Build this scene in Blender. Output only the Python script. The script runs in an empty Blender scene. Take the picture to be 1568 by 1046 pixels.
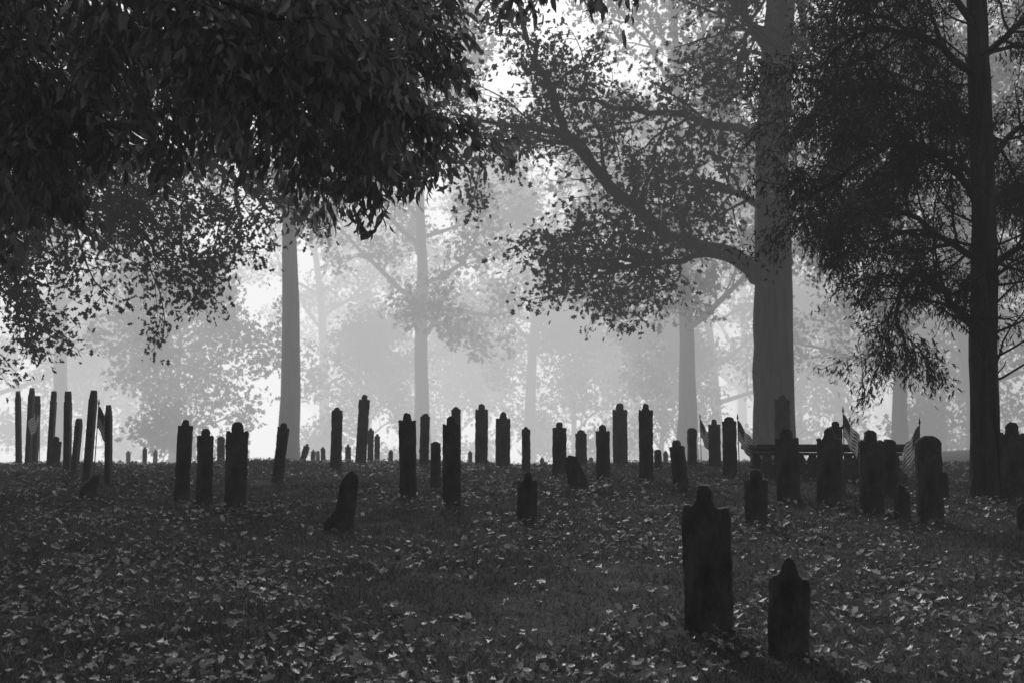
import bpy, math, random
import numpy as np
from mathutils import Vector, Matrix
random.seed(7); np.random.seed(7)
R=random.uniform
sc=bpy.context.scene
sc.view_settings.view_transform='Standard'; sc.view_settings.look='None'; sc.view_settings.exposure=0
# ------------------------------------------------------------ tunables
SUN=5.0; SKY=0.15
SUN_AZ=math.radians(-8); SUN_EL=math.radians(38)
# ------------------------------------------------------------ camera
F=1800.0; CZ=1.93; TH=math.atan(167/F)
cam=bpy.data.cameras.new("camera"); co=bpy.data.objects.new("camera",cam); sc.collection.objects.link(co)
cam.sensor_width=36; cam.lens=F/1568*36; cam.clip_end=3000; cam.clip_start=0.05
cam.dof.use_dof=True; cam.dof.focus_distance=11; cam.dof.aperture_fstop=2.8
co.location=(0,0,CZ); co.rotation_euler=(math.pi/2+TH,0,0); sc.camera=co

# survey helper: image measurement + distance -> world position
def P(px,py,d):
    a=(px-784)/F; v=(523-py)/F
    y=math.cos(TH)-v*math.sin(TH); z=math.sin(TH)+v*math.cos(TH)
    return Vector((a/y*d, d, CZ+z/y*d))

def gz(x,y):
    x=np.asarray(x,float); y=np.asarray(y,float)
    s=0.096
    z=np.where(y<15,s*y,0)
    u=np.clip(y-15,0,7)
    z=np.where(y>=15,s*15+s*u-0.5*(s+0.03)/7*u*u,z)
    v=np.clip(y-22,0,35)
    z=z-0.03*v*(y>22)
    z=z+0.95*np.exp(-((x-18)/9)**2-((y-42)/9)**2)
    z=z+0.03*np.sin(x*0.7+1)*np.sin(y*0.45+2)+0.018*np.sin(x*1.9+y*0.8)+0.012*np.sin(y*2.3-x*1.1+.5)
    return z

# ------------------------------------------------------------ materials
def mat(name):
    m=bpy.data.materials.new(name); m.use_nodes=True
    nt=m.node_tree; nt.nodes.clear(); return m,nt
def leafmat(name,mul,trans=0.35,rough=0.5,spec=0.3):
    m,nt=mat(name); N=nt.nodes; L=nt.links
    out=N.new('ShaderNodeOutputMaterial'); at=N.new('ShaderNodeAttribute'); at.attribute_name='tone'
    mu=N.new('ShaderNodeMath'); mu.operation='MULTIPLY'; mu.inputs[1].default_value=mul
    no=N.new('ShaderNodeTexNoise'); no.inputs['Scale'].default_value=14
    mr=N.new('ShaderNodeMapRange'); mr.inputs['To Min'].default_value=0.6; mr.inputs['To Max'].default_value=1.4
    mu2=N.new('ShaderNodeMath'); mu2.operation='MULTIPLY'
    L.new(at.outputs['Fac'],mu.inputs[0]); L.new(no.outputs['Fac'],mr.inputs['Value'])
    L.new(mu.outputs[0],mu2.inputs[0]); L.new(mr.outputs[0],mu2.inputs[1])
    b=N.new('ShaderNodeBsdfPrincipled'); b.inputs['Roughness'].default_value=rough; b.inputs['Specular IOR Level'].default_value=spec
    t=N.new('ShaderNodeBsdfTranslucent'); mx=N.new('ShaderNodeMixShader'); mx.inputs[0].default_value=trans
    L.new(mu2.outputs[0],b.inputs['Base Color']); L.new(mu2.outputs[0],t.inputs['Color'])
    L.new(b.outputs[0],mx.inputs[1]); L.new(t.outputs[0],mx.inputs[2]); L.new(mx.outputs[0],out.inputs['Surface'])
    return m
def solidmat(name,c0,c1,scale,rough,bump,bscale,stretch=(1,1,1),spec=0.2,bd=0.03):
    m,nt=mat(name); N=nt.nodes; L=nt.links
    out=N.new('ShaderNodeOutputMaterial'); b=N.new('ShaderNodeBsdfPrincipled')
    b.inputs['Roughness'].default_value=rough; b.inputs['Specular IOR Level'].default_value=spec
    tc=N.new('ShaderNodeTexCoord'); mp=N.new('ShaderNodeMapping'); mp.inputs['Scale'].default_value=stretch
    L.new(tc.outputs['Object'],mp.inputs['Vector'])
    n=N.new('ShaderNodeTexNoise'); n.inputs['Scale'].default_value=scale; n.inputs['Detail'].default_value=8; n.inputs['Roughness'].default_value=0.65
    cr=N.new('ShaderNodeValToRGB'); cr.color_ramp.elements[0].position=0.35; cr.color_ramp.elements[1].position=0.7
    cr.color_ramp.elements[0].color=(c0,c0,c0,1); cr.color_ramp.elements[1].color=(c1,c1,c1,1)
    n2=N.new('ShaderNodeTexNoise'); n2.inputs['Scale'].default_value=bscale; n2.inputs['Detail'].default_value=6
    bp=N.new('ShaderNodeBump'); bp.inputs['Strength'].default_value=bump; bp.inputs['Distance'].default_value=bd
    L.new(mp.outputs[0],n.inputs['Vector']); L.new(mp.outputs[0],n2.inputs['Vector'])
    L.new(n.outputs['Fac'],cr.inputs[0]); L.new(cr.outputs[0],b.inputs['Base Color'])
    L.new(n2.outputs['Fac'],bp.inputs['Height']); L.new(bp.outputs[0],b.inputs['Normal'])
    L.new(b.outputs[0],out.inputs['Surface']); return m
M_bark=solidmat("bark",0.008,0.085,1.6,0.95,1.0,2.4,(5,5,.7),spec=0.05,bd=0.10)
M_slate=solidmat("weathered_slate",0.006,0.085,7,0.75,1.0,18,(1,1,.5),spec=0.15)
M_tomb=solidmat("weathered_sandstone",0.02,0.09,6,0.85,0.5,25)
M_ground=solidmat("grass_soil",0.02,0.08,1.6,0.95,0.8,14,spec=0.05)
M_leafA=leafmat("leaf_near",1.0,0.30,0.42,0.5)
M_leafB=leafmat("leaf_oak",1.0,0.35,0.6,0.15)
M_needle=leafmat("leaf_cedar",0.8,0.2,0.7,0.1)
M_litter=leafmat("fallen_leaf",1.0,0.2,0.5,0.4)
M_grass=leafmat("grass_blade",1.0,0.3,0.6,0.2)
M_flag=leafmat("flag_cloth",1.0,0.4,0.8,0.0)

# ------------------------------------------------------------ mesh helpers
def fast_mesh(name,V,faces_idx,starts,tone=None,m=None,smooth=False):
    me=bpy.data.meshes.new(name)
    V=np.asarray(V,np.float32)
    me.vertices.add(len(V)); me.vertices.foreach_set('co',V.ravel())
    me.loops.add(len(faces_idx)); me.loops.foreach_set('vertex_index',np.asarray(faces_idx,np.int32))
    me.polygons.add(len(starts)); me.polygons.foreach_set('loop_start',np.asarray(starts,np.int32))
    if smooth: me.polygons.foreach_set('use_smooth',np.ones(len(starts),bool))
    me.update(calc_edges=True)
    if tone is not None:
        a=me.attributes.new('tone','FLOAT','POINT'); a.data.foreach_set('value',np.asarray(tone,np.float32))
    if m: me.materials.append(m)
    return me
def obj(name,me,parent=None,loc=(0,0,0)):
    o=bpy.data.objects.new(name,me); sc.collection.objects.link(o); o.location=loc
    if parent: o.parent=parent
    return o
# leaf templates: (along, side, normal)
T_LONG=(np.array([(0,0,0),(.33,0,0),(.7,0,-.03),(1,0,-.14),(.3,.5,.05),(.66,.44,.03),(.3,-.5,.05),(.66,-.44,.03)],float),
        [(0,4,1),(1,4,5,2),(2,5,3),(0,1,6),(1,2,7,6),(2,3,7)])
T_OAK=(np.array([(0,0,0),(.2,.18,.02),(.3,.5,.06),(.45,.22,0),(.62,.55,.07),(.75,.25,0),(1,.08,-.1),
                 (.72,-.28,0),(.66,-.52,.07),(.48,-.2,0),(.28,-.46,.06),(.2,-.15,.02)],float),
       [(0,1,2,3,9,10,11),(3,4,5,7,8,9),(5,6,7)])
T_SPRAY=(np.array([(0,0,0),(.4,.5,.0),(.3,.12,0),(1,.25,-.1),(.55,-.05,0),(.85,-.5,-.05),(.3,-.2,0)],float),
       [(0,2,1),(0,4,3,2),(0,6,5,4)])
T_BLADE=(np.array([(0,.5,0),(0,-.5,0),(.55,.35,.06),(.55,-.35,.06),(1,0,.3)],float),[(0,1,3,2),(2,3,4)])
# withered curled leaf: oval outline, edges lifted
T_CURL=(np.array([(0,0,0),(.22,.30,.10),(.42,.38,.16),(.55,.28,.10),(.72,.42,.20),(.85,.2,.12),(1,0,.18),
                 (.8,-.25,.1),(.66,-.46,.22),(.5,-.26,.10),(.34,-.42,.17),(.18,-.2,.06),(.5,0,-.02)],float),
       [(0,1,2,3,12),(12,3,4,5,6),(12,6,7,8,9),(12,9,10,11,0)])
def norm(a): return a/np.maximum(np.linalg.norm(a,axis=1,keepdims=True),1e-9)
def leaves_mesh(name,Pn,D,Sd,Ln,W,tone,tmpl,m):
    T,Fs=tmpl; n=len(Pn); k=len(T)
    D=norm(D); Sd=norm(np.cross(D,Sd)); Nn=np.cross(Sd,D)
    V=Pn[:,None,:]+T[None,:,0:1]*D[:,None,:]*Ln[:,None,None]+T[None,:,1:2]*Sd[:,None,:]*W[:,None,None]+T[None,:,2:3]*Nn[:,None,:]*Ln[:,None,None]
    flat=np.concatenate([np.array(f) for f in Fs]); sizes=np.array([len(f) for f in Fs])
    idx=(np.arange(n)[:,None]*k+flat[None,:]).ravel()
    st0=np.concatenate([[0],np.cumsum(sizes)[:-1]])
    st=(np.arange(n)[:,None]*len(flat)+st0[None,:]).ravel()
    return fast_mesh(name,V.reshape(-1,3),idx,st,np.repeat(tone,k),m)

class Tree:
    def __init__(s): s.V=[];s.F=[];s.lp=[];s.ld=[]
    def tube(s,pts,rad,sides):
        b=len(s.V); n=len(pts); prev=None
        for i,p in enumerate(pts):
            t=(pts[min(i+1,n-1)]-pts[max(i-1,0)]).normalized()
            u=t.orthogonal().normalized() if prev is None else (prev-t*prev.dot(t)).normalized()
            prev=u; w=t.cross(u)
            for k in range(sides):
                a=2*math.pi*k/sides
                rr=rad[i]*(1+(0.10*math.sin(3*a+i*.3)+R(-.06,.06) if sides>7 else 0))
                s.V.append(p+(u*math.cos(a)+w*math.sin(a))*rr)
        for i in range(n-1):
            for k in range(sides):
                k2=(k+1)%sides
                s.F.append((b+i*sides+k,b+i*sides+k2,b+(i+1)*sides+k2,b+(i+1)*sides+k))
    def leaves(s,pts,pr):
        m=pr['m']; A=np.array(pts); t=np.random.uniform(0.1,len(pts)-1.001,m); i=t.astype(int); f=(t-i)[:,None]
        pos=A[i]*(1-f)+A[i+1]*f; dr=norm(A[i+1]-A[i])
        pos=pos+np.random.normal(0,pr['spread'],(m,3))
        d=dr*0.6+np.random.normal(0,pr['rnd'],(m,3))+np.array([0,0,-pr['droop']])
        s.lp.append(pos); s.ld.append(d)
    def limb(s,pts,r0,r1,lvl,pr):
        n=len(pts); rad=[r0+(r1-r0)*(i/(n-1))**0.8 for i in range(n)]
        s.tube(pts,rad,max(4,[12,6,4,3][min(lvl,3)]))
        if lvl>=pr['max']:
            s.leaves(pts,pr); return
        cnt=pr['n'][lvl]
        for k in range(cnt):
            t=pr['t0'][lvl]+(1-pr['t0'][lvl])*((k+R(0,1))/cnt)
            x=t*(n-1); i=min(int(x),n-2); f=x-i
            p=pts[i].lerp(pts[i+1],f); tg=(pts[i+1]-pts[i]).normalized()
            pe=Vector((R(-1,1),R(-1,1),R(-1,1))); pe=(pe-tg*pe.dot(tg)).normalized()
            a=math.radians(R(*pr['ang'])); d=tg*math.cos(a)+pe*math.sin(a)
            Lc=pr['len'][lvl]*R(.6,1.25)*(1.15-.4*t)
            s.grow(p,d,Lc,max(pr['rmin'],min(rad[i]*.5,pr['rch'][lvl])),lvl+1,pr)
    def grow(s,p,d,L,r,lvl,pr):
        n=pr['seg']; pts=[p.copy()]
        for i in range(n):
            d=(d+Vector((R(-1,1),R(-1,1),R(-1,1)))*pr['wan']+Vector((0,0,pr['up'][min(lvl,len(pr['up'])-1)]))).normalized()
            p=p+d*(L/n); pts.append(p.copy())
        s.limb(pts,r,r*.35,lvl,pr)
    def wood_mesh(s,name,m):
        fl=np.array([i for f in s.F for i in f]); st=np.arange(len(s.F))*4
        return fast_mesh(name,np.array([tuple(v) for v in s.V]),fl,st,None,m,True)
    def leaf_mesh(s,name,m,tmpl,L,W,t0,t1):
        Pn=np.concatenate(s.lp); D=np.concatenate(s.ld); n=len(Pn)
        c=0.5+0.5*np.sin(Pn[:,0]*1.7+Pn[:,2]*2.1)*np.sin(Pn[:,1]*1.3+Pn[:,2]*.9+1)
        tone=t0+(t1-t0)*np.clip(np.random.beta(1.6,3,n)*.7+c*.3,0,1)
        sz=np.random.uniform(.5,1.25,n); wv=np.random.uniform(.6,1.25,n)
        print(name,n)
        return leaves_mesh(name,Pn,D,np.random.normal(0,1,(n,3)),L*sz,W*sz*wv,tone,tmpl,m)
    def build(s,name,lm,tmpl,L,W,t0=.03,t1=.11):
        e=bpy.data.objects.new(name,None); sc.collection.objects.link(e)
        a=s.wood_mesh(name+"_wood",M_bark); b=s.leaf_mesh(name+"_foliage",lm,tmpl,L,W,t0,t1)
        obj("trunk_and_branches",a,e); obj("foliage",b,e); return a,b
def smooth(cp,per=5,jit=0.0):
    out=[]; n=len(cp)
    for i in range(n-1):
        p0=cp[max(i-1,0)];p1=cp[i];p2=cp[i+1];p3=cp[min(i+2,n-1)]
        for k in range(per):
            t=k/per
            q=0.5*((2*p1)+(p2-p0)*t+(2*p0-5*p1+4*p2-p3)*t*t+(3*p1-p0-3*p2+p3)*t**3)
            out.append(q+Vector((R(-1,1),R(-1,1),R(-1,1)))*jit)
    out.append(cp[-1].copy()); return out

# ------------------------------------------------------------ ground
def axis(lo,hi,step,far0,far1):
    a=list(np.arange(lo,hi+1e-6,step)); s=step; x=hi
    while x<far1: s*=1.18; x+=s; a.append(x)
    s=step; x=lo
    while x>far0: s*=1.18; x-=s; a.insert(0,x)
    return np.array(a)
xs=axis(-13,13,.09,-700,700); ys=axis(3,24,.09,-300,900)
X,Y=np.meshgrid(xs,ys); Z=gz(X,Y)
near=(np.abs(X)<14)&(Y<26)&(Y>2)
Z=Z+near*np.random.normal(0,.008,X.shape)
nx,ny=len(xs),len(ys); ii=np.arange(nx*ny).reshape(ny,nx)
q=np.stack([ii[:-1,:-1],ii[:-1,1:],ii[1:,1:],ii[1:,:-1]],-1).reshape(-1)
obj("ground",fast_mesh("ground",np.stack([X,Y,Z],-1).reshape(-1,3),q,np.arange(len(q)//4)*4,None,M_ground,True))

# grass
def scatter(n,pw,y0=5.6,y1=22.5):
    u=np.random.rand(n); y=(y0**(1-pw)+u*(y1**(1-pw)-y0**(1-pw)))**(1/(1-pw))
    x=np.random.uniform(-1,1,n)*(0.5*y+1.2); return x,y
n=210000; x,y=scatter(n,0.7)
tuft=np.sin(x*3.1+np.sin(y*2.3)*2)*np.sin(y*4.2+x*1.3)+np.sin(x*9+y*5)*.5
h=np.clip(.05+.025*tuft+np.random.normal(0,.016,n),.015,.13)
Pg=np.stack([x,y,gz(x,y)-.006],-1)
Dg=np.stack([np.random.normal(0,.55,n),np.random.normal(0,.55,n),np.ones(n)],-1)
gp=1+.35*np.sin(x*1.3+y*.9)*np.sin(y*1.6-x*.7+1)
obj("grass",leaves_mesh("grass",Pg,Dg,np.random.normal(0,1,(n,3)),h,np.full(n,.005)*(1+y/14),gp*(.02+.20*np.random.beta(1.3,2,n)),T_BLADE,M_grass))
# fallen leaves
n=44000; x,y=scatter(n,0.35,5.4,23)
dn=(np.sin(x*1.1+y*.5)+np.sin(y*1.7-x*.8+2)+np.sin(x*2.9+1)*np.sin(y*2.2)+.9*np.sin(x*5.3+y*3.1)*np.sin(y*6.1-x*2))*0.25+.45
keep=dn>np.random.rand(n)
x,y=x[keep],y[keep]; n=len(x)
Pl=np.stack([x,y,gz(x,y)+np.random.uniform(.01,.06,n)],-1)
an=np.random.uniform(0,2*math.pi,n)
Dl=np.stack([np.cos(an),np.sin(an),np.random.normal(0,.45,n)],-1)
Sl=np.stack([np.random.normal(0,.5,n),np.random.normal(0,.5,n),np.ones(n)],-1)
sz=.028+.08*np.random.beta(1.3,2.6,n)
wd=sz*np.random.uniform(.45,1,n); tn=.06+.68*np.random.beta(1.0,2.9,n)
h=n//3
me1=leaves_mesh("fallen_leaves",Pl[:h],Dl[:h],Sl[:h],sz[:h],wd[:h]*.85,tn[:h],(T_OAK[0]*np.array([1,1,2.6]),T_OAK[1]),M_litter)
me2=leaves_mesh("fallen_leaves_curled",Pl[h:],Dl[h:],Sl[h:],sz[h:],wd[h:],tn[h:],T_CURL,M_litter)
e=bpy.data.objects.new("fallen_leaves",None); sc.collection.objects.link(e)
obj("lobed_leaves",me1,e); obj("curled_leaves",me2,e)

# ------------------------------------------------------------ gravestones
def profile(style,W,H):
    a=W/2; pts=[]
    def arc(cx,cz,r,d0,d1,n):
        for i in range(n+1):
            t=math.radians(d0+(d1-d0)*i/n); pts.append((cx+r*math.cos(t),cz+r*math.sin(t)))
    if style==0:
        hs=H-1.05*a
        pts+=[(a,-.3),(a*.99,hs*.5),(a,hs)]; arc(a*.82,hs,.18*a,10,170,5); pts+=[(a*.6,hs-.08*a),(a*.53,hs+.1*a),(a*.5,hs+.35*a)]; arc(0,H-.5*a,.5*a,5,90,6)
    elif style==1:
        pts+=[(a,-.3),(a,(H-a*.7)*.5),(a,H-a*.75)]
        for i in range(1,8):
            t=math.radians(90*i/7); pts.append((a*math.cos(t),H-a*.75+a*.75*math.sin(t)))
    elif style==2:
        hs=H-.8*a; pts+=[(a,-.3),(a*.97,hs*.5),(a*.95,hs)]; arc(a*.83,hs,.13*a,10,170,4); pts+=[(a*.66,hs+.12*a),(a*.5,hs+.4*a),(a*.28,hs+.62*a),(0,H)]
    elif style==3:
        hs=H-1.05*a; pts+=[(a*.98,-.3),(a,hs*.5),(a,hs)]; arc(a*.86,hs+.04*a,.15*a,0,150,4)
        pts+=[(a*.66,hs+.0*a),(a*.55,hs+.12*a),(a*.45,hs+.28*a),(a*.40,hs+.5*a)]; arc(0,H-.40*a,.40*a,15,90,5)
    elif style==4: # squared shoulders, broad low arch
        hs=H-.62*a; pts+=[(a,-.3),(a,hs*.5),(a,hs-.02),(a*.98,hs),(a*.70,hs+.01*a),(a*.68,hs+.10*a)]
        for i in range(1,7):
            t=math.radians(90*i/6); pts.append((a*.68*math.cos(t),hs+.1*a+a*.52*math.sin(t)))
    left=[(-x*R(.97,1.03),z) for x,z in pts[::-1] if x>1e-6]
    return pts+left
def stone(px,top,base,w,style=None,lean=0,depth=None,yaw=None,poly=None,m=M_slate,thick=None):
    if depth is None:
        d=5.5; depth=None
        while d<20.2:
            q=P(px,base,d)
            if q.z<=float(gz(q.x,d)): depth=d;break
            d+=.03
        if depth is None: depth=R(19.6,21.5)
    b=P(px,base,depth); t=P(px,top,depth); z0=float(gz(b.x,depth)); H=t.z-z0; wm=w/F*depth
    th=thick or R(.06,.085)
    ray=math.degrees(math.atan2(depth,b.x))
    if yaw is None:
        if w<16 and depth<24 and px<250: yaw=ray-R(5,8)
        else: yaw=(ray-90)+random.choice([-1,1])*R(6,24)
    rel=math.radians(yaw-(ray-90)); c=abs(math.cos(rel)); s=abs(math.sin(rel))
    W=max((wm-th*s)/max(c,.15),.10); W=min(W,.75)
    if c<.3: W=.36
    if style is None: style=random.choice([0,0,0,3,3,1])
    pr=profile(style,W,H) if poly is None else [((x-px)/F*depth,(base-z)/F*depth) for x,z in poly]
    out=[]
    for i,(x,z) in enumerate(pr):
        x2,z2=pr[(i+1)%len(pr)]; L=math.hypot(x2-x,z2-z); k=max(1,int(L/.05))
        for j in range(k):
            jt=.004 if random.random()<.9 else .009
            out.append((x+(x2-x)*j/k+R(-1,1)*jt,z+(z2-z)*j/k+R(-1,1)*jt))
    n=len(out); V=[];Fc=[]
    cx=0;cz=H*.5
    def ring(yy,ins):
        for x,z in out:
            dx,dz=cx-x,(cz-z); l=math.hypot(dx,dz)+1e-6
            V.append((x+(dx/l)*ins,yy+R(-1,1)*.0015,z+(dz/l)*ins))
    e=.007
    ring(-th/2,e);ring(-th/2+e,0);ring(th/2-e,0);ring(th/2,e)
    for r in range(3):
        for i in range(n):
            j=(i+1)%n; Fc.append((r*n+i,r*n+j,(r+1)*n+j,(r+1)*n+i))
    Fc.append(tuple(range(n))[::-1]); Fc.append(tuple(3*n+i for i in range(n)))
    me=bpy.data.meshes.new("gravestone"); me.from_pydata(V,[],Fc); me.materials.append(m); me.update()
    o=obj("gravestone",me,None,(b.x,depth,z0))
    o.rotation_euler=(math.radians(R(-3,3)),math.radians(lean+R(-1.2,1.2)),math.radians(yaw))
    return o
S=[ # px, top, base, width, style, lean
(29,598,709,9,2,0),(43,594,710,9,2,0),(53,606,709,8,2,0),(76,598,715,13,0,1),(82,668,716,17,0,4),(103,599,722,13,0,1),(114,640,724,11,1,6),
(133,597,734,13,2,-1),(166,620,744,13,2,0),(278,642,768,23,3,0),(312,656,775,25,0,0),(360,645,776,34,0,0),
(425,647,738,18,0,7),(514,623,718,18,2,0),(552,604,712,17,0,2),(625,632,765,27,3,0),
(667,676,748,16,1,-2),(692,637,774,28,0,0),(699,622,725,15,2,0),(649,633,713,15,4,0),(737,618,713,20,0,0),(770,631,716,23,3,0),(806,653,722,14,2,0),
(807,722,796,31,3,0),(857,646,728,22,3,0),(890,658,713,18,4,0),(924,650,735,22,0,0),(950,617,713,23,0,0),(990,618,738,22,3,0),(1008,688,719,11,1,0),
(1044,673,750,24,0,-6),(1060,655,716,15,1,0),(1095,642,714,19,3,0),(1118,638,730,22,4,0),(1158,718,800,36,0,0),
(1208,655,768,36,0,0),(1198,604,712,24,2,0),(1270,655,772,38,3,0),(1283,645,755,20,0,0),(1336,658,785,37,0,0),(1363,672,762,22,1,0),(1382,742,796,24,0,0),
(1425,667,800,40,1,0),(1446,722,764,12,1,0),(1553,646,766,38,0,0),(1572,770,812,26,1,0)]
for s in S: stone(*s)
stone(1087,748,972,74,poly=[(1050,1040),(1124,1040),(1123,900),(1124,792),(1122,784),(1117,781),(1112,784),(1106,783),(1101,778),(1099,766),(1098,756),(1092,749),(1087,747),(1081,749),(1076,756),(1075,768),(1071,777),(1066,780),(1062,777),(1057,777),(1054,783),(1052,793),(1051,900)][::-1],yaw=-16,thick=.085)
stone(1206,860,1005,62,poly=[(1177,1070),(1238,1070),(1238,940),(1238,900),(1236,893),(1231,890),(1226,892),(1222,886),(1218,876),(1216,867),(1211,861),(1205,859),(1199,862),(1195,869),(1193,879),(1188,887),(1183,887),(1179,891),(1177,899),(1177,940)][::-1],yaw=-14,thick=.085,lean=1)
stone(523,720,810,45,poly=[(497,800),(495,830),(542,830),(541,800),(549,742),(546,728),(539,720),(531,727),(523,736),(519,752),(514,780),(503,794)][::-1],yaw=5)
stone(135,727,762,20,poly=[(122,770),(142,770),(153,728),(146,727),(131,742),(124,748)][::-1],yaw=10)
stone(880,697,745,25,poly=[(874,755),(900,755),(900,738),(884,700),(872,697),(863,706),(866,722)][::-1],yaw=-5)
for px,top,d,w,ln in [(338,668,24,12,0),(460,678,24,10,14),(478,688,30,7,3),(487,690,33,6,0),(495,684,28,7,0),(533,680,26,9,0),(567,655,24,10,0),(577,664,25,9,0),(598,688,28,7,0),
    (221,684,30,7,0),(237,688,34,7,0),(196,690,34,7,0),(830,700,28,7,0),(905,700,30,6,0),(1020,690,28,8,0),(720,690,30,7,0),(1405,690,24,12,0)]:
    stone(px,top,720,w,None,ln,depth=d)

# ------------------------------------------------------------ table tomb
def lathe(V,Fc,cx,cy,z0,prof,n=12):
    b=len(V)
    for r,z in prof:
        for k in range(n):
            a=2*math.pi*k/n; V.append((cx+r*math.cos(a),cy+r*math.sin(a),z0+z))
    for i in range(len(prof)-1):
        for k in range(n):
            Fc.append((b+i*n+k,b+i*n+(k+1)%n,b+(i+1)*n+(k+1)%n,b+(i+1)*n+k))
    Fc.append(tuple(b+(len(prof)-1)*n+k for k in range(n)))
def slab(V,Fc,x0,x1,y0,y1,prof):
    b=len(V)
    for ins,z in prof: V+= [(x0+ins,y0+ins,z),(x1-ins,y0+ins,z),(x1-ins,y1-ins,z),(x0+ins,y1-ins,z)]
    n=len(prof)
    for i in range(n-1):
        for k in range(4): Fc.append((b+i*4+k,b+i*4+(k+1)%4,b+(i+1)*4+(k+1)%4,b+(i+1)*4+k))
    Fc.append((b+3,b+2,b+1,b)); Fc.append(tuple(b+(n-1)*4+k for k in range(4)))
def table_tomb(pxc,topy,depth,Lx,yaw):
    c=P(pxc,topy,depth); z0=float(gz(c.x,depth)); H=c.z-z0
    V=[];Fc=[]
    slab(V,Fc,-Lx/2,Lx/2,-.42,.42,[(.04,H-.11),(.04,H-.08),(0,H-.06),(0,H-.015),(.015,H)])
    slab(V,Fc,-Lx/2+.06,Lx/2-.06,-.38,.38,[(0,-.25),(0,.07),(.02,.09)])
    h=H-.11-.09
    pr=[(.10,0),(.10,.05),(.065,.08),(.055,.12),(.085,.25*h+.05),(.09,.4*h),(.06,.7*h),(.05,.82*h),(.07,.88*h),(.10,h-.04),(.10,h-.003)]
    for x in (-Lx/2+.18,0,Lx/2-.18):
        for y in (-.27,.27): lathe(V,Fc,x,y,.088,pr)
    me=bpy.data.meshes.new("table_tomb"); me.from_pydata(V,[],Fc); me.materials.append(M_tomb); me.update()
    o=obj("table_tomb",me,None,(c.x,depth,z0)); o.rotation_euler=(0,0,math.radians(yaw))
table_tomb(1200,680,16.6,1.0,4)
table_tomb(1323,680,16.2,1.0,4)

# ------------------------------------------------------------ flags
def flag(px,top,depth,lean,side):
    t=P(px,top,depth); z0=float(gz(t.x,depth)); H=t.z-z0
    V=[];Fc=[];tn=[]
    n=6
    for z,r in ((-.2,.007),(H,.006),(H+.02,.014),(H+.05,.009),(H+.09,.001)):
        for k in range(n):
            a=2*math.pi*k/n; V.append((r*math.cos(a),r*math.sin(a),z)); tn.append(.12)
    for i in range(4):
        for k in range(n): Fc.append((i*n+k,i*n+(k+1)%n,(i+1)*n+(k+1)%n,(i+1)*n+k))
    nu,nv=15,26; fw,fh=.44,.29
    b=len(V)
    for j in range(nv+1):
        for i in range(nu+1):
            u=i/nu; v=j/nv
            xx=side*fw*u*.45*(1-.15*v); zz=H-.01-fh*v-fw*u*.66+.02*math.sin(9*u)
            yy=.03*math.sin(u*11+v*3)*u+.008
            V.append((xx,yy,zz))
            can=(u<.42 and v<.54); stripe=int(v*13)%2
            tn.append(.05 if can else (.08 if stripe==0 else .5))
    for j in range(nv):
        for i in range(nu):
            Fc.append((b+j*(nu+1)+i,b+j*(nu+1)+i+1,b+(j+1)*(nu+1)+i+1,b+(j+1)*(nu+1)+i))
    me=bpy.data.meshes.new("flag"); me.from_pydata(V,[],Fc); me.materials.append(M_flag)
    a=me.attributes.new('tone','FLOAT','POINT'); a.data.foreach_set('value',np.array(tn,np.float32)); me.update()
    o=obj("american_flag",me,None,(t.x,depth,z0)); o.rotation_euler=(0,math.radians(lean),math.radians(R(-25,25)))
flag(64,616,18.5,-2,-1);flag(147,620,16,2,1);flag(1073,640,19.0,-1,1);flag(1131,642,16.6,-1,1);flag(1291,632,14.8,0,1);flag(1404,650,14.0,2,-1)

# ------------------------------------------------------------ trees
def PL(l): return [P(*a) for a in l]
pA=dict(max=2,n=[28,8],t0=[.12,.1],ang=(25,80),len=[.85,.36],rmin=.003,rch=[.018,.006],seg=5,wan=.24,up=[0,-.10,-.22],m=20,spread=.05,rnd=.5,droop=.7)
T=Tree()
base=P(-420,900,9.0); base.z=float(gz(base.x,9.0))-.2
T.tube(smooth([base,P(-410,500,9),P(-380,100,9),P(-360,-300,9),P(-330,-800,9)],6),[.36-.007*i for i in range(25)],14)
for l,r in [([(-370,-60,9),(-120,-60,8.4),(180,-10,7.9),(400,30,7.6),(540,80,7.5),(620,150,7.5)],.07),
            ([(-375,80,9),(-80,60,8.8),(160,80,8.8),(340,130,8.8),(470,180,8.8),(580,240,8.8)],.06),
            ([(-380,100,9),(-150,90,8.2),(-20,120,7.8),(70,190,7.7)],.05),
            ([(-380,160,9),(-200,170,8.8),(-80,190,8.6),(40,260,8.5)],.05),
            ([(-360,-200,9),(0,-160,8.8),(350,-90,8.6),(520,-20,8.5),(640,40,8.5)],.07),
            ([(-350,-350,9),(50,-300,8.6),(450,-240,8.2),(700,-190,8),(830,-150,7.9),(900,-100,7.9)],.05),
            ([(-375,60,9),(-60,40,9.6),(220,50,9.8),(430,90,9.9),(590,110,9.9)],.06),
            ([(-360,-120,9),(100,-60,7),(340,0,6.7),(480,40,6.7)],.05)]:
    T.limb(smooth(PL(l),5,.03),r,.012,0,pA)
T.build("hickory_tree",M_leafA,T_LONG,.12,.04,.02,.30)
pO=dict(max=2,n=[17,8],t0=[.25,.15],ang=(25,75),len=[2.0,.9],rmin=.008,rch=[.04,.014],seg=5,wan=.25,up=[0,-.03,-.08],m=25,spread=.12,rnd=.7,droop=.3)
T=Tree()
b=P(-230,700,18.5); b.z=float(gz(b.x,18.5))-.2
T.tube(smooth([b,P(-225,500,18.5),P(-215,200,18.5),P(-200,-200,18.5),P(-180,-700,18.5)],6),[.45-.011*i for i in range(25)],14)
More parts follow.
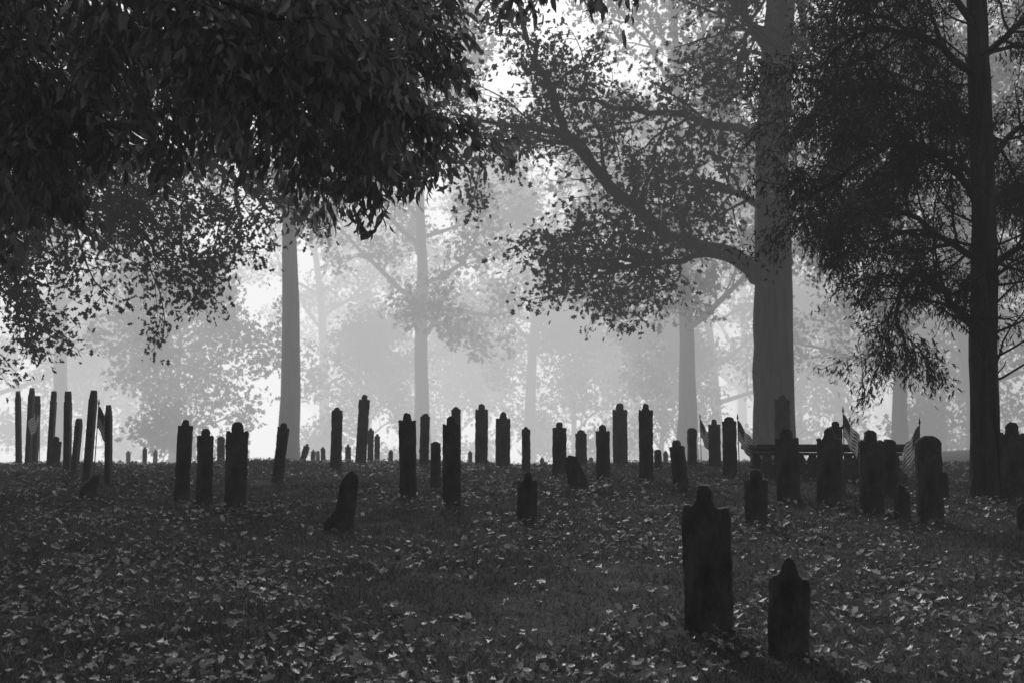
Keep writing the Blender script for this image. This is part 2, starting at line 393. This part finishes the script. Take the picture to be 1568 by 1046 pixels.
for l,r in [([(-220,380,20.5),(-60,350,20),(60,310,19.5),(180,330,19),(250,400,19)],.10),
            ([(-220,260,20.5),(0,250,20.5),(200,230,20.5),(340,260,20.5),(420,330,20.5)],.12),
            ([(-220,300,19.5),(-60,280,19),(100,270,19),(230,300,19)],.08),
            ([(-215,150,20.5),(50,120,21),(300,120,21),(480,150,21),(580,210,21)],.12),
            ([(-225,450,18.5),(-120,440,18.5),(-40,430,18),(20,430,18)],.07),
            ([(-200,0,18.5),(100,-60,21.5),(350,-60,21.5),(600,0,21.5)],.12)]:
    T.limb(smooth(PL(l),5,.06),r,.025,0,pO)
T.build("oak_tree",M_leafB,T_OAK,.12,.08,.03,.10)
pC=dict(max=2,n=[14,7],t0=[.28,.15],ang=(30,85),len=[2.2,1.0],rmin=.012,rch=[.07,.022],seg=6,wan=.3,up=[0,.03,-.03],m=18,spread=.15,rnd=.7,droop=.2)
T=Tree(); D=29
b=P(1188,700,D); gb=float(gz(b.x,D)); b.z=gb-.3
tr=smooth([b,P(1187,600,D),P(1184,430,D),P(1180,260,D),P(1188,110,D),P(1200,-60,D),P(1205,-300,D),P(1210,-600,D)],5)
T.tube(tr,[.53*(1-.5*(i/(len(tr)-1)))+(.22*math.exp(-i*.9)) for i in range(len(tr))],20)
for l,r in [([(1170,430,D),(1110,385,29),(1040,370,28.6),(970,318,28),(905,252,27.5),(862,190,27),(828,110,27),(805,40,27),(770,-70,27)],.24),
            ([(1180,215,D),(1080,185,28),(970,168,27.5),(870,150,27)],.13),
            ([(935,285,27.7),(880,218,27),(800,195,26.5),(690,175,26)],.09),
            ([(1110,385,29),(1040,400,27.5),(960,410,27),(890,420,27)],.10),
            ([(1040,370,28.6),(1000,390,26.5),(950,400,26),(900,400,26)],.08),
            ([(1182,330,D),(1120,290,28),(1060,270,27)],.12),
            ([(1188,250,D),(1250,170,29.5),(1310,80,30),(1380,0,30)],.16),
            ([(1188,110,D),(1140,20,28),(1080,-60,27.5)],.16),
            ([(1190,330,D),(1250,290,28),(1310,290,27)],.10),
            ([(1195,0,D),(1150,-100,30),(1080,-200,30)],.16),
            ([(1188,150,D),(1230,60,31),(1200,-60,32)],.14),
            ([(1188,80,D),(1160,40,27),(1140,60,25.5),(1130,120,25)],.10)]:
    T.limb(smooth(PL(l),4,.08),r,.035,0,pC)
T.build("oak_tree",M_leafB,T_OAK,.17,.12,.02,.08)
pD=dict(max=2,n=[23,9],t0=[.12,.1],ang=(20,80),len=[1.1,.45],rmin=.005,rch=[.022,.008],seg=6,wan=.25,up=[0,-.03,-.22],m=29,spread=.07,rnd=.55,droop=.6)
T=Tree(); 
d=13.0
while d<20 and P(1512,762,d).z>float(gz(P(1512,762,d).x,d)): d+=.03
D=d; b=P(1514,762,D); b.z=float(gz(b.x,D))-.25
tr=smooth([b,P(1511,690,D),P(1507,520,D),P(1506,380,D),P(1502,200,D),P(1496,0,D),P(1490,-300,D),P(1488,-700,D)],5)
T.tube(tr,[.19*(1-.5*(i/(len(tr)-1)))+(.12*math.exp(-i*.8)) for i in range(len(tr))],18)
for l,r in [([(1500,500,D),(1470,480,D-.3),(1440,440,D-.5),(1400,420,D-.7),(1375,470,D-.8),(1385,530,D-.9)],.05),
            ([(1502,400,D),(1450,370,D+.2),(1390,330,D+.3),(1320,320,D+.4),(1270,370,D+.5)],.05),
            ([(1502,320,D),(1450,250,D-.4),(1380,220,D-.7),(1300,260,D-1),(1235,310,D-1)],.055),
            ([(1500,220,D),(1430,150,D+.3),(1330,130,D+.6),(1230,190,D+.9)],.055),
            ([(1498,120,D),(1420,60,D-.4),(1330,50,D-.6),(1240,110,D-.8)],.055),
            ([(1496,40,D),(1420,-40,D),(1350,-60,D+.2),(1290,-10,D+.3)],.05),
            ([(1500,280,D),(1440,230,D+.9),(1360,250,D+1.5),(1300,320,D+1.7)],.045),
            ([(1500,180,D),(1430,180,D+1.2),(1350,190,D+2),(1270,240,D+2.2)],.045),
            ([(1508,420,D),(1560,380,D-.2),(1620,400,D-.4),(1660,460,D-.4)],.05),
            ([(1506,260,D),(1560,200,D+.3),(1640,200,D+.5),(1700,260,D+.6)],.05),
            ([(1500,100,D),(1560,40,D),(1640,30,D),(1700,90,D)],.05),
            ([(1504,340,D),(1530,300,D+.8),(1560,300,D+1.6),(1590,340,D+2)],.045)]:
    T.limb(smooth(PL(l),4,.03),r,.014,0,pD)
for k in range(30):
    i=random.randint(8,24); p=tr[i]; a=R(0,6.28)
    dd=Vector((math.cos(a),math.sin(a),R(-.1,.7))).normalized(); pts=[p.copy()]
    for j in range(7):
        dd=(dd+Vector((R(-1,1),R(-1,1),R(-.7,1)))*.3).normalized(); p=p+dd*.22; pts.append(p.copy())
    T.tube(pts,[.018-.002*j for j in range(8)],5)
T.build("cedar_tree",M_needle,T_SPRAY,.095,.042,.02,.09)

def bgtree(seed,Hh,spread,low,tw):
    random.seed(seed); np.random.seed(seed)
    pr=dict(max=3,n=[1,8,5],t0=[.3,.3,.2],ang=(25,75),len=[1,2.1,.95],rmin=.025,rch=[.1,.08,.035],seg=5,wan=.3,up=[0,.06,.0,-.05],m=14,spread=.25,rnd=.8,droop=.15)
    T=Tree(); p=Vector((0,0,-.4)); pts=[p.copy()]; n=16; d=Vector((R(-.04,.04),R(-.04,.04),1))
    for i in range(n):
        d=(d+Vector((R(-1,1),R(-1,1),0))*.06+Vector((0,0,.05))).normalized(); p=p+d*(Hh*.93/n); pts.append(p.copy())
    rad=[tw*(1-.85*i/n)+tw*.5*math.exp(-i*1.5) for i in range(n+1)]; T.tube(pts,rad,10)
    K=21
    for k in range(K):
        t=low+(1-low)*(k+R(0,.8))/K; x=t*n; i=min(int(x),n-1); p=pts[i].lerp(pts[i+1],x-i)
        a=k*2.4+R(-.5,.5); u=(t-low)/(1-low); el=math.radians(15+50*u+R(-10,10))
        L=spread*(0.75+.5*math.sin(math.pi*min(1,u*1.2)))*(1-.5*u*u)*R(.7,1.15)
        T.grow(p,Vector((math.cos(a)*math.cos(el),math.sin(a)*math.cos(el),math.sin(el))),L,rad[i]*.5,1,pr)
    return T.wood_mesh("misty_wood",M_bark),T.leaf_mesh("misty_foliage",M_leafB,T_OAK,.30,.22,.02,.08)
BG=[bgtree(11,23,6.2,.26,.38),bgtree(12,26,7.0,.34,.36),bgtree(13,20,6.5,.22,.34),bgtree(14,9,4.0,.14,.2)]
def place(kind,px,d,s,rot,name="misty_tree",parent=None):
    q=P(px,690,d); z=float(gz(q.x,d))
    e=bpy.data.objects.new(name,None); sc.collection.objects.link(e); e.location=(q.x,d,z); e.rotation_euler=(0,0,rot); e.scale=(s,s,s*R(.92,1.08))
    if parent: e.parent=parent
    obj("trunk_and_branches",BG[kind][0],e); obj("foliage",BG[kind][1],e)
random.seed(3)
for k,px,d,s in [(1,438,38,.95),(0,650,52,1),(1,812,64,.95),(0,1050,46,1.0),(2,1382,48,1),(1,95,54,1),(3,262,50,.95),(2,560,84,1),(1,930,90,1),(0,1140,80,1),
                 (1,1290,66,1),(2,1490,58,1.05),(0,1620,44,1),(2,-20,66,1.1),(3,1220,64,1),(3,1440,60,1.1),(3,880,66,1),(3,700,72,1.0),(1,-160,44,1),
                 (2,740,76,1.1),(1,500,72,1.0),(0,975,72,1.05),(3,560,64,.9),(2,190,82,1.05),(3,1010,58,.8),(3,120,70,1.1),(2,1100,62,.9)]:
    place(k,px,d,s,R(0,6.28))
for k,x,yy in [(0,-7,-9),(2,6,-12),(1,0,-22),(0,14,-6),(2,-16,-14)]:  # unseen trees behind the camera, added to shade the stone fronts
    e=bpy.data.objects.new("shade_tree",None); sc.collection.objects.link(e); e.location=(x,yy,float(gz(x,yy))); e.rotation_euler=(0,0,R(0,6))
    obj("trunk_and_branches",BG[k][0],e); obj("foliage",BG[k][1],e)
e=bpy.data.objects.new("distant_tree_line",None); sc.collection.objects.link(e)
for px in list(range(-300,250,75))+list(range(520,1950,80)):
    place(random.choice([0,1,2,3,2]),px+R(-25,25),R(112,165),R(.8,1.1),R(0,6.28),"tree",e)

# ------------------------------------------------------------ fog (absorbing, with uniform emission standing in for multiply scattered daylight)
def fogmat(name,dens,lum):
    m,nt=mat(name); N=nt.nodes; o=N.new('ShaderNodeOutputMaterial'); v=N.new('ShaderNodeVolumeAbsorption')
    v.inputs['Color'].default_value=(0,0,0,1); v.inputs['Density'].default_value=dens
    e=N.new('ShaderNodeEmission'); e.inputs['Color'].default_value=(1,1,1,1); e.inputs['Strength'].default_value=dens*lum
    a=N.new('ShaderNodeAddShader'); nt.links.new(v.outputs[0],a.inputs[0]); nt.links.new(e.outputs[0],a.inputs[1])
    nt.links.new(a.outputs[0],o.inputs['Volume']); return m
def fogbox(name,x0,x1,y0,y1,z0,z1,dens,lum):
    V=[(x,y,z) for z in (z0,z1) for y in (y0,y1) for x in (x0,x1)]
    Fc=[(0,2,3,1),(4,5,7,6),(0,1,5,4),(2,6,7,3),(0,4,6,2),(1,3,7,5)]
    me=bpy.data.meshes.new(name); me.from_pydata(V,[],Fc)
    me.materials.append(fogmat(name,dens,lum)); obj(name,me)
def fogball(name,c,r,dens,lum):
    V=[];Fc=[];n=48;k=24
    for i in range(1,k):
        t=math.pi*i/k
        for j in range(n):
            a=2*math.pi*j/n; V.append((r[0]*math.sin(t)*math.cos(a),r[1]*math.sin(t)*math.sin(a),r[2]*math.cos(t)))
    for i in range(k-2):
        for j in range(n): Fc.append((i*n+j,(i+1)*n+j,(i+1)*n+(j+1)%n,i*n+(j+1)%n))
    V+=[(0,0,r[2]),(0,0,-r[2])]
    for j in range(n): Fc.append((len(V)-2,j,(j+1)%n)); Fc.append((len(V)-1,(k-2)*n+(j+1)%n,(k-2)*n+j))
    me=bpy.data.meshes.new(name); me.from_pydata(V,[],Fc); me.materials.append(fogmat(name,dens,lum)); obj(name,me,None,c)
fogbox("fog",-320,320,-60,420,-6,50,0.0018,0.5)
fogbox("fog_bank",-300,300,14.5,400,-5,48,0.0030,0.5)
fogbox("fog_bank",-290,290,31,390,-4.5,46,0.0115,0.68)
fogball("mist_glow",(-13,84,12),(40,52,30),0.006,2.1)  # glowing ellipsoid added to make the bright patch in the fog

# ------------------------------------------------------------ light
w=bpy.data.worlds.new("World"); sc.world=w; w.use_nodes=True; nt=w.node_tree; nt.nodes.clear()
sky=nt.nodes.new('ShaderNodeTexSky'); sky.sky_type='NISHITA'; sky.sun_disc=False; sky.sun_elevation=SUN_EL; sky.sun_rotation=SUN_AZ
sky.dust_density=4; bw=nt.nodes.new('ShaderNodeRGBToBW'); bg=nt.nodes.new('ShaderNodeBackground'); wo=nt.nodes.new('ShaderNodeOutputWorld')
bg.inputs['Strength'].default_value=SKY
nt.links.new(sky.outputs[0],bw.inputs[0]); nt.links.new(bw.outputs[0],bg.inputs['Color']); nt.links.new(bg.outputs[0],wo.inputs['Surface'])
sl=bpy.data.lights.new("sun",'SUN'); sl.energy=SUN; sl.angle=math.radians(8); so=bpy.data.objects.new("sun",sl); sc.collection.objects.link(so)
dv=Vector((math.sin(SUN_AZ)*math.cos(SUN_EL),math.cos(SUN_AZ)*math.cos(SUN_EL),math.sin(SUN_EL)))
so.rotation_euler=(-dv).to_track_quat('-Z','Y').to_euler(); so.location=(-20,150,60)
